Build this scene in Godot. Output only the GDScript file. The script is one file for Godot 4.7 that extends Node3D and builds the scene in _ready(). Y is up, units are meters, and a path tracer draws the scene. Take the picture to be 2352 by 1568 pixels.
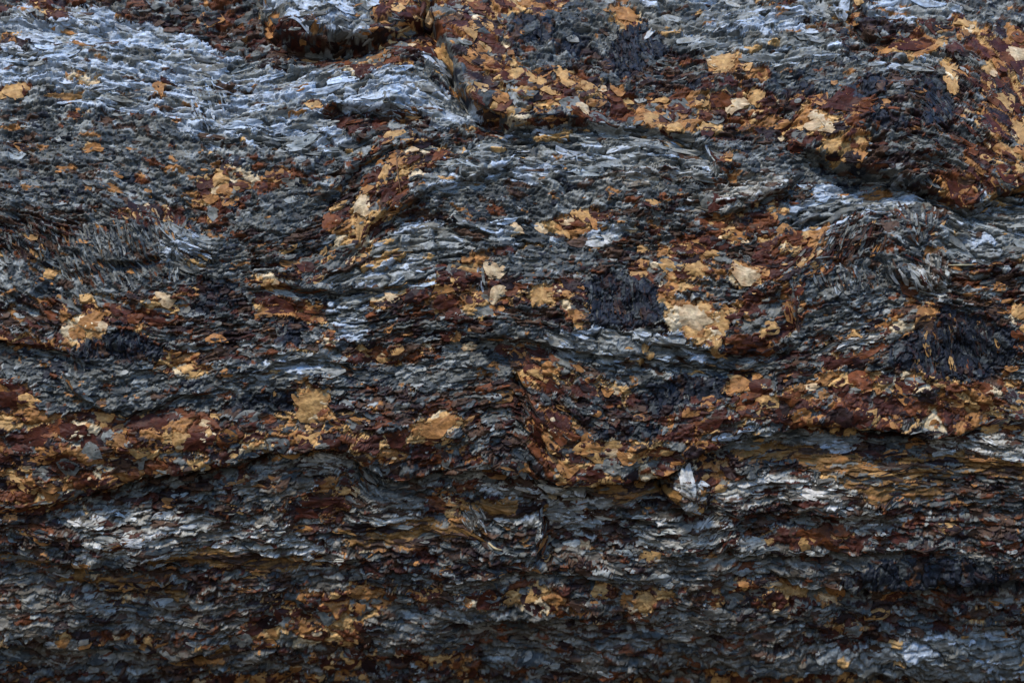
extends Node3D
# A fallen log seen close: flaking, weathered and partly charred bark, grain running along the log.
# Measurements of the bark are kept on a survey sheet: one unit is 0.2 mm, s runs along the log, t runs down its front.

const UNIT := 0.0002
const RADIUS := 0.30
const AXIS_Y := 0.292
const CAMERA_DROP := 0.02
const CAMERA_Z := 1.30
const SHEET_W := 2352.0
const SHEET_H := 1568.0
const STEP := 2.4

enum {FROST, GREY, SLATE, RUST, TAN, MAROON, CHAR, UMBER, OCHRE, PALE, DRIFT}

# ---------------------------------------------------------------- colours (linear albedo of each kind of matter)
var COL := {
	"frost": Color(0.46, 0.50, 0.535), "ash": Color(0.29, 0.29, 0.26), "stone": Color(0.165, 0.160, 0.135), "slate": Color(0.072, 0.076, 0.072),
	"soot": Color(0.020, 0.022, 0.028), "maroon": Color(0.068, 0.019, 0.010), "deep": Color(0.028, 0.014, 0.012), "rust": Color(0.15, 0.046, 0.015),
	"orange": Color(0.37, 0.165, 0.05), "tan": Color(0.56, 0.32, 0.115), "cream": Color(0.70, 0.53, 0.31), "ochre": Color(0.25, 0.125, 0.036),
	"umber": Color(0.080, 0.042, 0.024), "chalk": Color(0.54, 0.52, 0.47),
	"straw": Color(0.43, 0.40, 0.33), "drift": Color(0.25, 0.225, 0.18), "earth": Color(0.125, 0.104, 0.076),
}
# what each zone of bark is made of: matter and share
var MIX := {
	FROST: {"frost": 0.55, "ash": 0.22, "stone": 0.10, "slate": 0.06, "umber": 0.04, "orange": 0.03},
	GREY: {"ash": 0.36, "stone": 0.30, "frost": 0.14, "slate": 0.12, "umber": 0.05, "tan": 0.03},
	SLATE: {"stone": 0.30, "slate": 0.38, "ash": 0.12, "soot": 0.06, "umber": 0.08, "rust": 0.03, "orange": 0.03},
	RUST: {"maroon": 0.30, "deep": 0.16, "rust": 0.12, "orange": 0.11, "tan": 0.10, "cream": 0.03, "stone": 0.10, "umber": 0.06, "slate": 0.03},
	TAN: {"tan": 0.40, "orange": 0.27, "cream": 0.18, "rust": 0.08, "maroon": 0.07},
	MAROON: {"maroon": 0.46, "deep": 0.20, "rust": 0.16, "orange": 0.10, "tan": 0.03, "umber": 0.05},
	CHAR: {"soot": 0.64, "slate": 0.14, "deep": 0.16, "umber": 0.05, "rust": 0.01},
	UMBER: {"umber": 0.28, "deep": 0.20, "stone": 0.17, "slate": 0.12, "maroon": 0.09, "rust": 0.06, "ash": 0.05, "orange": 0.03},
	OCHRE: {"ochre": 0.44, "umber": 0.26, "orange": 0.08, "stone": 0.12, "deep": 0.10},
	PALE: {"straw": 0.26, "chalk": 0.12, "drift": 0.18, "earth": 0.14, "umber": 0.16, "maroon": 0.09, "slate": 0.05},
	DRIFT: {"drift": 0.28, "earth": 0.26, "slate": 0.14, "umber": 0.16, "ash": 0.07, "deep": 0.05, "rust": 0.04},
}
# relief of each zone in units: step between pieces, fibre ridges, crumb; length and height of its pieces; depth of the cracks between fibres and round pieces
var RELIEF := {
	FROST: [9.0, 4.5, 3.0, 84.0, 18.0, 13.0, 8.0], GREY: [11.0, 3.5, 3.0, 80.0, 28.0, 12.0, 13.0], SLATE: [6.0, 2.5, 5.0, 36.0, 17.0, 5.0, 5.0], RUST: [8.0, 1.5, 2.5, 52.0, 28.0, 3.0, 7.0],
	TAN: [5.0, 1.0, 2.0, 52.0, 30.0, 1.5, 5.0], MAROON: [7.0, 2.0, 2.5, 70.0, 40.0, 3.0, 5.0], CHAR: [5.0, 1.5, 2.5, 26.0, 34.0, 3.0, 8.0], UMBER: [9.0, 3.0, 3.5, 44.0, 16.0, 11.0, 7.0],
	OCHRE: [5.0, 4.0, 2.0, 110.0, 18.0, 8.0, 3.0], PALE: [8.0, 4.0, 2.5, 72.0, 13.0, 14.0, 6.0], DRIFT: [8.0, 3.5, 3.0, 60.0, 15.0, 11.0, 6.0],
}

# ---------------------------------------------------------------- survey of the bark
# zone: kind, s, t, half length, half height, tilt in degrees (positive runs down to the right)
var ZONES := [
	[RUST, 125, 30, 55, 28, 30], [FROST, 220, 62, 150, 34, 10], [UMBER, 330, 22, 190, 26, 8], [UMBER, 530, 62, 110, 45, 15], [FROST, 740, 35, 105, 44, 22],
	[RUST, 925, 45, 80, 48, 15], [RUST, 1085, 60, 90, 80, 30], [RUST, 1140, 25, 130, 34, 0], [CHAR, 1225, 78, 70, 36, 10], [CHAR, 1455, 112, 62, 58, 0],
	[CHAR, 1330, 110, 50, 24, 10], [SLATE, 1345, 70, 90, 55, 0], [TAN, 1438, 36, 36, 26, 10], [GREY, 1600, 35, 130, 60, 5], [FROST, 1690, 60, 140, 40, 4],
	[GREY, 1880, 20, 70, 22, 0], [UMBER, 1995, 80, 30, 40, 40], [FROST, 2110, 22, 90, 28, 0], [SLATE, 2290, 40, 70, 40, 0], [RUST, 2190, 75, 100, 24, 0],
	[TAN, 2225, 72, 45, 14, 0], [MAROON, 2085, 104, 70, 20, 0], [TAN, 2120, 124, 48, 10, -22], [MAROON, 2280, 118, 80, 28, 4], [RUST, 2310, 80, 50, 30, 0],
	[GREY, 2060, 150, 110, 18, -8], [GREY, 1780, 110, 130, 40, 6],
	[FROST, 250, 120, 310, 55, 6], [FROST, 120, 170, 140, 34, 3], [FROST, 330, 200, 170, 45, 0], [FROST, 500, 250, 90, 70, 30], [TAN, 175, 180, 62, 11, 4],
	[OCHRE, 150, 214, 40, 9, -10], [RUST, 36, 208, 38, 20, 0], [RUST, 40, 100, 40, 14, 10], [RUST, 370, 198, 24, 18, 0], [SLATE, 70, 240, 90, 22, 0],
	[UMBER, 745, 108, 120, 42, 0], [UMBER, 640, 130, 70, 30, -10], [RUST, 835, 140, 70, 34, -15], [FROST, 850, 205, 210, 46, 12], [FROST, 690, 190, 110, 36, -12],
	[UMBER, 880, 272, 120, 26, 8], [FROST, 985, 238, 60, 40, 40], [SLATE, 1050, 175, 24, 60, -30], [GREY, 1010, 130, 22, 40, -40], [RUST, 1130, 150, 60, 60, 40],
	[SLATE, 1245, 140, 60, 34, 10], [RUST, 1200, 195, 70, 40, 30], [RUST, 1330, 215, 150, 36, 22], [GREY, 1180, 225, 20, 34, -20], [RUST, 1150, 240, 50, 22, 20],
	[UMBER, 1560, 175, 90, 44, 5], [TAN, 1660, 150, 34, 20, -5], [TAN, 1732, 172, 26, 12, 10], [GREY, 1650, 105, 110, 30, 5], [RUST, 1640, 225, 110, 40, 8],
	[TAN, 1700, 238, 46, 24, -25], [CHAR, 1605, 200, 26, 24, 0], [SLATE, 1880, 190, 110, 34, -8], [CHAR, 1835, 214, 50, 22, 0], [CHAR, 2000, 212, 60, 24, 5],
	[UMBER, 2060, 240, 70, 50, 20], [CHAR, 2150, 240, 36, 50, 15], [TAN, 2180, 182, 13, 36, 0], [TAN, 2268, 168, 11, 34, 10], [UMBER, 2225, 170, 40, 40, 0],
	[MAROON, 2320, 190, 44, 50, 0], [MAROON, 2300, 275, 40, 50, 10], [MAROON, 1945, 258, 66, 22, 3], [TAN, 1885, 296, 50, 20, 8], [RUST, 1845, 245, 24, 50, 0],
	[RUST, 2338, 308, 18, 34, 0], [RUST, 1520, 270, 120, 26, 16], [RUST, 1750, 290, 110, 24, 12], [TAN, 1770, 296, 50, 14, 8], [RUST, 1930, 320, 90, 34, 25], [CHAR, 2040, 290, 46, 34, 30],
	[FROST, 620, 285, 150, 46, 8], [FROST, 430, 210, 120, 60, 10], [FROST, 540, 200, 100, 60, 20], [SLATE, 270, 310, 170, 40, 4], [SLATE, 120, 330, 160, 60, 5], [UMBER, 60, 335, 70, 18, 0], [TAN, 213, 340, 24, 12, -5], [SLATE, 350, 320, 90, 50, 10],
	[SLATE, 100, 420, 160, 60, -8], [SLATE, 330, 410, 140, 50, 0], [RUST, 508, 425, 64, 30, -18], [RUST, 655, 405, 44, 20, -20], [GREY, 650, 325, 150, 40, 4],
	[SLATE, 620, 365, 110, 30, 5], [RUST, 905, 420, 40, 105, 38], [MAROON, 880, 420, 20, 60, 38], [MAROON, 1010, 362, 26, 16, -25], [GREY, 1150, 365, 140, 54, -18],
	[GREY, 1440, 365, 180, 50, 4], [GREY, 1420, 305, 80, 24, 6], [GREY, 1540, 335, 110, 22, 10], [GREY, 1260, 310, 100, 22, -5], [SLATE, 1280, 445, 210, 50, -6],
	[FROST, 1230, 400, 90, 24, -20], [PALE, 1470, 400, 120, 22, 0], [PALE, 1700, 442, 120, 26, -16], [SLATE, 1755, 375, 90, 30, 10], [RUST, 1690, 365, 40, 14, 0],
	[SLATE, 1960, 405, 110, 34, 15], [FROST, 2010, 450, 110, 46, 10], [UMBER, 2090, 335, 110, 40, 24], [UMBER, 2030, 360, 80, 26, 18], [MAROON, 2205, 440, 60, 22, 42],
	[RUST, 2280, 385, 60, 44, 10], [SLATE, 2115, 505, 60, 48, 0], [GREY, 2275, 520, 90, 70, 0], [GREY, 1900, 500, 110, 40, -5], [RUST, 1760, 500, 60, 24, -10],
	[UMBER, 90, 540, 140, 50, 0], [SLATE, 270, 530, 120, 34, 0], [RUST, 350, 490, 60, 18, 0], [SLATE, 230, 600, 130, 46, 5], [GREY, 430, 580, 54, 46, 0],
	[RUST, 110, 625, 26, 14, 10], [SLATE, 120, 650, 120, 30, 8], [RUST, 790, 545, 60, 50, -40], [TAN, 828, 490, 18, 44, 15], [UMBER, 700, 570, 90, 46, -30],
	[RUST, 740, 600, 50, 26, -30], [TAN, 620, 640, 30, 14, 30], [UMBER, 600, 560, 60, 50, 0], [SLATE, 530, 600, 50, 50, 0], [SLATE, 640, 490, 100, 40, -20],
	[GREY, 890, 640, 120, 34, -3], [GREY, 990, 560, 120, 40, -8], [GREY, 1180, 545, 110, 40, -8], [RUST, 1130, 580, 70, 12, -5], [RUST, 1315, 510, 64, 22, -6],
	[GREY, 1385, 545, 52, 20, -24], [RUST, 1065, 625, 80, 24, -4], [SLATE, 1250, 590, 120, 34, -5], [UMBER, 1420, 590, 80, 24, -10], [RUST, 1560, 605, 100, 34, 0],
	[TAN, 1560, 618, 60, 22, 5], [RUST, 1650, 545, 120, 28, -22], [TAN, 1715, 632, 40, 24, 8], [RUST, 1835, 565, 70, 50, -15], [RUST, 1780, 620, 50, 30, 0],
	[UMBER, 1955, 555, 90, 46, -60], [SLATE, 1930, 640, 110, 44, 10], [PALE, 2130, 628, 58, 30, 40], [UMBER, 2260, 650, 80, 40, -20], [SLATE, 2060, 590, 60, 40, 0],
	[UMBER, 60, 710, 90, 40, 0], [RUST, 190, 700, 60, 40, -20], [TAN, 205, 745, 50, 34, -25], [MAROON, 350, 728, 70, 20, 3], [RUST, 400, 690, 70, 20, -14],
	[CHAR, 270, 795, 90, 26, 2], [CHAR, 500, 690, 50, 40, -20], [MAROON, 650, 708, 54, 24, 12], [RUST, 705, 730, 36, 14, 15], [UMBER, 530, 760, 150, 50, -8],
	[CHAR, 660, 765, 30, 26, 0], [GREY, 800, 725, 46, 46, 0], [SLATE, 760, 665, 90, 16, 0], [RUST, 905, 690, 60, 24, 0], [UMBER, 930, 745, 100, 50, 0],
	[MAROON, 1025, 690, 44, 22, 0], [RUST, 1080, 680, 130, 34, 0], [TAN, 1140, 678, 28, 18, -30], [TAN, 1240, 685, 34, 22, 0], [CHAR, 1420, 690, 84, 54, 0],
	[UMBER, 1200, 730, 90, 30, 0], [RUST, 1310, 690, 50, 40, 20], [TAN, 1535, 665, 20, 30, 0], [TAN, 1612, 740, 76, 40, 8], [MAROON, 1710, 780, 70, 34, 25],
	[RUST, 1740, 730, 60, 50, 0], [RUST, 1820, 700, 24, 70, 5], [SLATE, 1940, 690, 120, 50, -10], [SLATE, 1900, 750, 90, 26, -15], [CHAR, 2200, 800, 120, 74, 0],
	[UMBER, 2290, 700, 60, 40, 0], [TAN, 2338, 715, 16, 20, 0], [RUST, 2090, 740, 60, 34, -25], [MAROON, 1930, 822, 110, 20, -16], [PALE, 1960, 785, 70, 14, -18],
	[GREY, 1400, 790, 190, 34, 4], [SLATE, 1180, 770, 80, 26, -4], [GREY, 1560, 830, 130, 26, 8], [SLATE, 1700, 835, 90, 18, 3], [UMBER, 1830, 840, 60, 30, 0],
	[MAROON, 85, 786, 90, 13, 7], [SLATE, 70, 832, 100, 38, 4], [SLATE, 265, 885, 110, 56, 10], [GREY, 660, 838, 110, 24, -8], [SLATE, 520, 880, 140, 44, -14],
	[SLATE, 830, 870, 80, 30, 0], [RUST, 900, 810, 70, 26, -8], [RUST, 420, 835, 70, 22, 12], [MAROON, 30, 910, 50, 26, 0], [SLATE, 130, 910, 60, 34, 10],
	[CHAR, 610, 930, 66, 30, 0], [TAN, 720, 925, 42, 40, 0], [UMBER, 860, 925, 90, 34, 0], [TAN, 1000, 972, 62, 24, -14], [SLATE, 1050, 845, 120, 36, -4],
	[RUST, 1260, 850, 80, 38, 25], [RUST, 1370, 895, 90, 30, 22], [UMBER, 1110, 925, 100, 44, 0], [UMBER, 1390, 950, 100, 34, 10], [CHAR, 1560, 905, 90, 38, 0],
	[MAROON, 1600, 935, 60, 26, 0], [RUST, 1705, 882, 40, 28, 0], [TAN, 1762, 912, 30, 8, -3], [RUST, 1850, 905, 160, 24, -12], [MAROON, 2000, 925, 190, 34, -8],
	[RUST, 2080, 880, 120, 20, -6], [RUST, 2260, 915, 100, 40, 10], [SLATE, 1450, 860, 120, 24, 10],
	[MAROON, 60, 985, 90, 50, 0], [RUST, 250, 1000, 130, 50, -4], [MAROON, 370, 985, 110, 40, -4], [TAN, 430, 1000, 70, 26, -8], [RUST, 640, 980, 190, 28, -8],
	[MAROON, 120, 1040, 140, 34, 0], [RUST, 330, 1060, 120, 30, -18], [RUST, 900, 1030, 150, 34, 2], [MAROON, 900, 1000, 110, 18, 0], [UMBER, 1140, 1000, 90, 30, 0],
	[RUST, 1270, 1000, 60, 50, 45], [RUST, 1400, 1055, 150, 40, 3], [TAN, 1330, 1050, 60, 20, 10], [RUST, 1560, 1030, 110, 28, -18], [CHAR, 1440, 985, 70, 24, 5],
	[MAROON, 1610, 985, 80, 24, -14], [GREY, 1780, 1008, 140, 28, 4], [OCHRE, 1830, 1045, 130, 22, 6], [RUST, 1960, 965, 190, 18, -6], [PALE, 2220, 1018, 140, 26, 3],
	[UMBER, 2080, 1020, 60, 40, 10], [OCHRE, 2230, 1078, 150, 26, 4], [RUST, 2260, 970, 110, 24, 5], [RUST, 80, 1090, 130, 40, 10], [UMBER, 300, 1120, 90, 36, -18],
	[UMBER, 440, 1120, 90, 40, -15], [DRIFT, 660, 1108, 84, 34, -14], [PALE, 760, 1058, 50, 18, 0], [RUST, 790, 1120, 60, 26, -5], [MAROON, 725, 1165, 70, 26, -3],
	[UMBER, 960, 1060, 100, 24, 0], [DRIFT, 850, 1105, 40, 50, 0], [PALE, 1085, 1082, 46, 20, -8], [DRIFT, 930, 1140, 60, 40, -10], [RUST, 1000, 1160, 50, 26, 26],
	[UMBER, 1190, 1100, 80, 24, 0], [PALE, 1260, 1130, 130, 20, 4], [OCHRE, 1500, 1125, 100, 22, 2], [OCHRE, 1170, 1172, 100, 17, 2], [PALE, 1580, 1108, 26, 48, -8],
	[RUST, 1640, 1080, 30, 40, 0], [RUST, 60, 1150, 90, 30, 0],
	[PALE, 1810, 1128, 150, 34, 2], [OCHRE, 2060, 1108, 110, 34, 8], [UMBER, 2270, 1140, 100, 40, 0], [PALE, 1310, 1200, 140, 30, 5], [PALE, 1560, 1215, 110, 40, -12],
	[UMBER, 1420, 1230, 50, 44, 0], [PALE, 1650, 1200, 40, 44, -40], [OCHRE, 960, 1225, 150, 30, -3], [UMBER, 1180, 1240, 120, 34, 0], [PALE, 290, 1225, 110, 40, 6],
	[PALE, 520, 1225, 150, 30, 6], [PALE, 690, 1265, 90, 18, 8], [PALE, 900, 1180, 60, 16, 0], [UMBER, 110, 1215, 100, 30, 8], [OCHRE, 90, 1288, 100, 14, 8],
	[OCHRE, 570, 1288, 190, 22, 3], [UMBER, 330, 1300, 90, 20, 8], [OCHRE, 300, 1342, 110, 18, 8], [DRIFT, 60, 1335, 66, 34, 0], [UMBER, 560, 1335, 150, 34, 3],
	[DRIFT, 720, 1340, 90, 26, 0], [UMBER, 1000, 1290, 190, 34, -4], [UMBER, 1080, 1250, 120, 30, 0], [DRIFT, 1150, 1335, 110, 22, -8], [DRIFT, 1380, 1320, 130, 16, 4],
	[UMBER, 1800, 1190, 140, 40, 4], [MAROON, 1850, 1225, 120, 18, 2], [PALE, 2010, 1190, 100, 26, 0], [UMBER, 2200, 1210, 160, 50, -3], [DRIFT, 1850, 1285, 200, 36, 0],
	[CHAR, 2060, 1300, 200, 24, 0], [CHAR, 2260, 1340, 120, 26, -3], [PALE, 1700, 1245, 50, 18, 5], [DRIFT, 1560, 1310, 110, 24, 0],
	[RUST, 760, 1375, 120, 32, 0], [RUST, 1180, 1360, 110, 24, 0], [RUST, 1460, 1368, 70, 20, 0], [RUST, 1790, 1360, 140, 24, 3], [TAN, 1900, 1378, 24, 10, 12],
	[UMBER, 2100, 1380, 180, 26, 0], [DRIFT, 150, 1415, 150, 36, 2], [RUST, 240, 1455, 120, 12, 4], [DRIFT, 470, 1410, 130, 36, 0], [RUST, 700, 1440, 150, 30, 0],
	[DRIFT, 280, 1500, 260, 34, 0], [OCHRE, 460, 1505, 70, 18, -14], [DRIFT, 1260, 1440, 260, 32, 4], [DRIFT, 1650, 1430, 160, 34, 2], [DRIFT, 950, 1440, 110, 40, 8],
	[DRIFT, 1550, 1500, 240, 34, 2], [UMBER, 2060, 1430, 110, 34, -14], [RUST, 1960, 1440, 60, 20, -10], [RUST, 960, 1505, 110, 20, 6], [RUST, 820, 1500, 70, 26, 0],
	[UMBER, 300, 1550, 300, 20, 0], [RUST, 560, 1555, 160, 14, 0], [RUST, 1590, 1505, 60, 26, 0], [GREY, 2180, 1495, 180, 42, 6], [UMBER, 1400, 1545, 160, 18, 0],
	[RUST, 1790, 1552, 150, 14, 0], [GREY, 2000, 1520, 120, 24, 4], [DRIFT, 1250, 1510, 120, 30, 4],
]
# fibre direction: s, t, degrees (positive runs down to the right)
var GRAIN := [
	[100, 60, 15], [300, 60, 8], [500, 40, 6], [250, 150, 8], [100, 180, -5], [100, 240, -8], [450, 150, 10], [700, 40, 30], [820, 40, 25], [800, 90, 0], [750, 150, -15],
	[650, 140, -20], [880, 150, -10], [850, 210, 12], [960, 240, 35], [1030, 120, 60], [1060, 190, 60], [1120, 100, 45], [1200, 180, 28], [1350, 220, 22], [1500, 280, 20],
	[1600, 200, 10], [1250, 100, 15], [1450, 100, 50], [1650, 60, 5], [1900, 60, 5], [2100, 60, 3], [2250, 100, 8], [2000, 160, -8], [1850, 200, -5], [1900, 260, 3],
	[2200, 200, 50], [2300, 250, 50], [2100, 330, 22], [2200, 430, 45], [1950, 380, 18], [1700, 300, 15], [1550, 340, 12], [1650, 360, 30], [1400, 320, 5], [1200, 310, -12],
	[1080, 350, -30], [1000, 380, -45], [900, 430, -50], [830, 500, -55], [760, 570, -45], [680, 560, -35], [600, 480, -15], [500, 440, -15], [350, 450, -5], [150, 440, -8],
	[200, 330, 3], [400, 320, 15], [600, 300, 5], [700, 340, -3], [900, 290, 5], [1150, 440, -15], [1300, 420, -10], [1250, 470, 10], [1450, 440, -5], [1700, 440, -18],
	[1850, 420, -10], [1600, 480, -20], [1400, 540, -22], [1650, 550, -22], [1850, 570, -50], [1960, 540, -65], [2100, 500, -40], [2080, 570, 30], [2130, 620, 50],
	[2270, 520, 0], [2250, 640, -20], [1950, 640, 20], [2000, 700, -20], [1900, 820, -20], [2050, 780, -25], [1700, 640, 20], [1600, 600, 5], [1300, 560, -8], [1100, 560, -8],
	[950, 600, -10], [880, 650, -3], [780, 640, -10], [640, 650, 35], [540, 650, -20], [430, 570, 60], [300, 560, 60], [250, 620, 60], [100, 560, 60], [100, 640, 12],
	[250, 680, 5], [400, 690, -15], [700, 720, 25], [600, 760, -15], [500, 800, -10], [300, 790, 0], [150, 780, 8], [100, 830, 5], [250, 870, 15], [330, 900, -15],
	[500, 850, -12], [650, 830, -10], [750, 850, 10], [850, 840, -8], [950, 820, -15], [1100, 830, -5], [1300, 840, 30], [1400, 900, 25], [1250, 950, 60], [1250, 1020, 60],
	[1300, 780, -5], [1450, 780, 8], [1550, 820, 12], [1700, 840, 3], [1560, 900, 0], [1700, 920, -20], [1850, 900, -12], [2050, 890, -8], [2250, 880, 15], [2200, 800, 60],
	[2000, 960, -6], [1800, 990, -5], [1600, 1030, -20], [1400, 1050, 5], [1100, 1050, -5], [900, 1030, 5], [700, 990, -8], [500, 1000, -5], [200, 1000, -3], [60, 1100, 10],
	[300, 1130, -20], [420, 1080, -20], [650, 1110, -15], [800, 1050, 30], [850, 1100, 60], [750, 1170, -5], [950, 1130, -15], [1000, 1170, 30], [1100, 1090, -10],
	[1250, 1110, 5], [1500, 1110, 0], [1580, 1110, 65], [1800, 1050, 8], [1800, 1120, 3], [2000, 1080, 10], [2200, 1060, 5], [1600, 1200, -15], [1640, 1230, -35],
	[1300, 1200, 5], [1250, 1260, -40], [1000, 1210, -5], [1080, 1200, 40], [500, 1230, 5], [250, 1230, 10], [100, 1270, 8], [300, 1340, 8], [60, 1340, 0], [650, 1290, 5],
	[850, 1280, -3], [1100, 1330, -12], [1900, 1200, 5], [2150, 1200, -5], [2250, 1330, -3], [1900, 1320, 8], [1500, 1330, 5], [700, 1380, 0], [300, 1420, 3], [500, 1480, -15],
	[1000, 1400, 8], [1250, 1440, 5], [1600, 1430, 3], [1800, 1440, -12], [2000, 1440, -15], [2150, 1500, 8], [1500, 1500, 5], [900, 1520, 8], [300, 1530, 0],
]
# ledge: step, how far it carries, lip overhang, then the line of its edge; the side on the left of the walk stands proud
var LEDGES := [
	[36, 120, 12, [[590, -60], [606, 0], [620, 50], [650, 84], [700, 96], [760, 92], [830, 84], [900, 70], [950, 40], [985, 0], [1000, -60]]],
	[62, 150, 14, [[975, -20], [990, 30], [1020, 80], [1038, 120], [1050, 180], [1075, 230], [1130, 268], [1190, 285], [1260, 282]]],
	[30, 110, 9, [[1220, 285], [1330, 276], [1420, 292], [1520, 300], [1600, 322], [1640, 372]]],
	[46, 170, 16, [[1800, 338], [1860, 348], [1920, 366], [1990, 386], [2060, 398], [2120, 424], [2170, 452], [2225, 474], [2300, 440], [2400, 415]]],
	[24, 80, 8, [[1560, 328], [1620, 340], [1645, 380], [1640, 410]]],
	[22, 90, 7, [[700, 480], [770, 430], [810, 385], [880, 345], [960, 330], [1040, 322]]],
	[24, 90, 8, [[1600, 500], [1690, 480], [1790, 440], [1850, 400]]],
	[22, 110, 8, [[800, 600], [840, 540], [860, 500], [930, 470], [1000, 430], [1090, 410], [1200, 370]]],
	[26, 100, 9, [[-60, 778], [60, 788], [140, 798], [182, 820], [190, 852]]],
	[18, 70, 7, [[150, 870], [220, 930], [290, 948], [350, 930], [420, 900], [520, 890]]],
	[18, 80, 7, [[560, 855], [650, 825], [720, 815], [790, 830], [850, 850]]],
	[22, 90, 7, [[1060, 770], [1180, 775], [1260, 790], [1340, 805], [1420, 812], [1500, 822], [1600, 840], [1720, 846], [1790, 830]]],
	[20, 90, 6, [[1500, 770], [1570, 790], [1650, 806], [1750, 810], [1830, 800]]],
	[24, 90, 8, [[1190, 850], [1210, 900], [1230, 950], [1250, 1000], [1280, 1040]]],
	[42, 150, 12, [[-60, 1180], [60, 1165], [200, 1130], [330, 1090], [480, 1068], [600, 1040], [720, 1020], [800, 1026], [840, 1060], [900, 1092], [1000, 1082], [1130, 1070], [1260, 1098], [1400, 1102], [1520, 1084], [1600, 1040], [1700, 1000], [1850, 970], [2000, 976], [2150, 1000], [2260, 985], [2420, 960]]],
	[34, 90, 14, [[1490, 1090], [1520, 1112], [1545, 1140], [1600, 1168], [1640, 1150]]],
	[28, 80, 10, [[1240, 1120], [1275, 1140], [1310, 1150], [1350, 1130]]],
	[26, 80, 9, [[-60, 1262], [80, 1275], [180, 1292], [290, 1296], [400, 1304]]],
	[24, 90, 9, [[180, 1330], [260, 1352], [340, 1356], [400, 1340]]],
	[20, 80, 7, [[560, 1262], [660, 1282], [760, 1292], [860, 1272]]],
	[20, 70, 7, [[1080, 1330], [1160, 1310], [1260, 1308], [1400, 1318], [1520, 1326]]],
	[30, 80, 8, [[1225, 1290], [1240, 1250], [1246, 1210], [1236, 1180]]],
	[22, 80, 8, [[1640, 1160], [1720, 1172], [1840, 1170], [1960, 1178], [2060, 1150]]],
	[26, 90, 9, [[1600, 1262], [1750, 1268], [1900, 1262], [2060, 1255], [2200, 1250]]],
	[44, 110, 14, [[1760, 1318], [1900, 1336], [2030, 1346], [2150, 1334], [2260, 1322], [2420, 1312]]],
	[30, 100, 10, [[1000, 1430], [1120, 1420], [1300, 1410], [1450, 1416], [1560, 1430]]],
	[30, 100, 10, [[-60, 1468], [100, 1474], [250, 1482], [380, 1500], [520, 1476]]],
	[36, 110, 12, [[1260, 1536], [1420, 1540], [1560, 1530], [1750, 1536], [1950, 1530], [2150, 1548], [2420, 1560]]],
	[20, 70, 8, [[1880, -30], [1910, 24], [1960, 40], [1990, 90], [2060, 92]]],
	[18, 70, 6, [[60, 40], [130, 66], [180, 62], [260, 76]]],
	[18, 80, 6, [[2020, 580], [2060, 640], [2130, 662], [2190, 650]]],
	[18, 70, 6, [[720, 252], [800, 240], [900, 250], [990, 262]]],
	[20, 90, 7, [[560, 665], [640, 652], [740, 668], [860, 662], [960, 640]]],
	[18, 70, 6, [[220, 596], [300, 600], [380, 590]]],
]
# swell of the bark: s, t, half length, half height, tilt, height in units
var SWELLS := [
	[740, 30, 150, 60, 15, 26], [1150, 370, 190, 70, -18, 26], [1500, 390, 200, 70, 5, 20], [1900, 250, 260, 110, 12, 24], [2150, 200, 260, 160, 10, 20], [900, 420, 60, 130, 40, 20],
	[1600, 700, 320, 120, 0, 20], [900, 720, 300, 90, 0, 14], [260, 880, 120, 60, 10, 16], [640, 860, 160, 50, -8, 14], [620, 1000, 500, 70, -4, 14], [1400, 1000, 300, 80, 0, 16],
	[2110, 505, 70, 60, 0, 24], [430, 575, 60, 50, 0, 16], [1580, 1110, 34, 60, -8, 30], [300, 1230, 200, 60, 6, 18], [1800, 1120, 240, 60, 2, 14], [660, 1110, 110, 50, -12, 14],
	[2000, 430, 140, 44, 14, -34], [1046, 165, 15, 75, -22, -46], [628, 45, 20, 48, -15, -44], [780, 100, 130, 14, -2, -26], [2110, 425, 110, 13, 22, -30], [740, 110, 140, 34, 0, -30], [550, 60, 120, 40, 10, -16], [1290, 1142, 36, 18, 0, -30], [1520, 1108, 24, 20, 0, -34], [880, 275, 120, 26, 8, -18],
	[60, 830, 120, 40, 4, -12], [1250, 800, 300, 30, 3, -12], [2200, 810, 140, 80, 0, -10], [250, 160, 320, 80, 6, 16], [2200, 1500, 260, 50, 5, 12], [1300, 1440, 320, 40, 4, 10],
]
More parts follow.
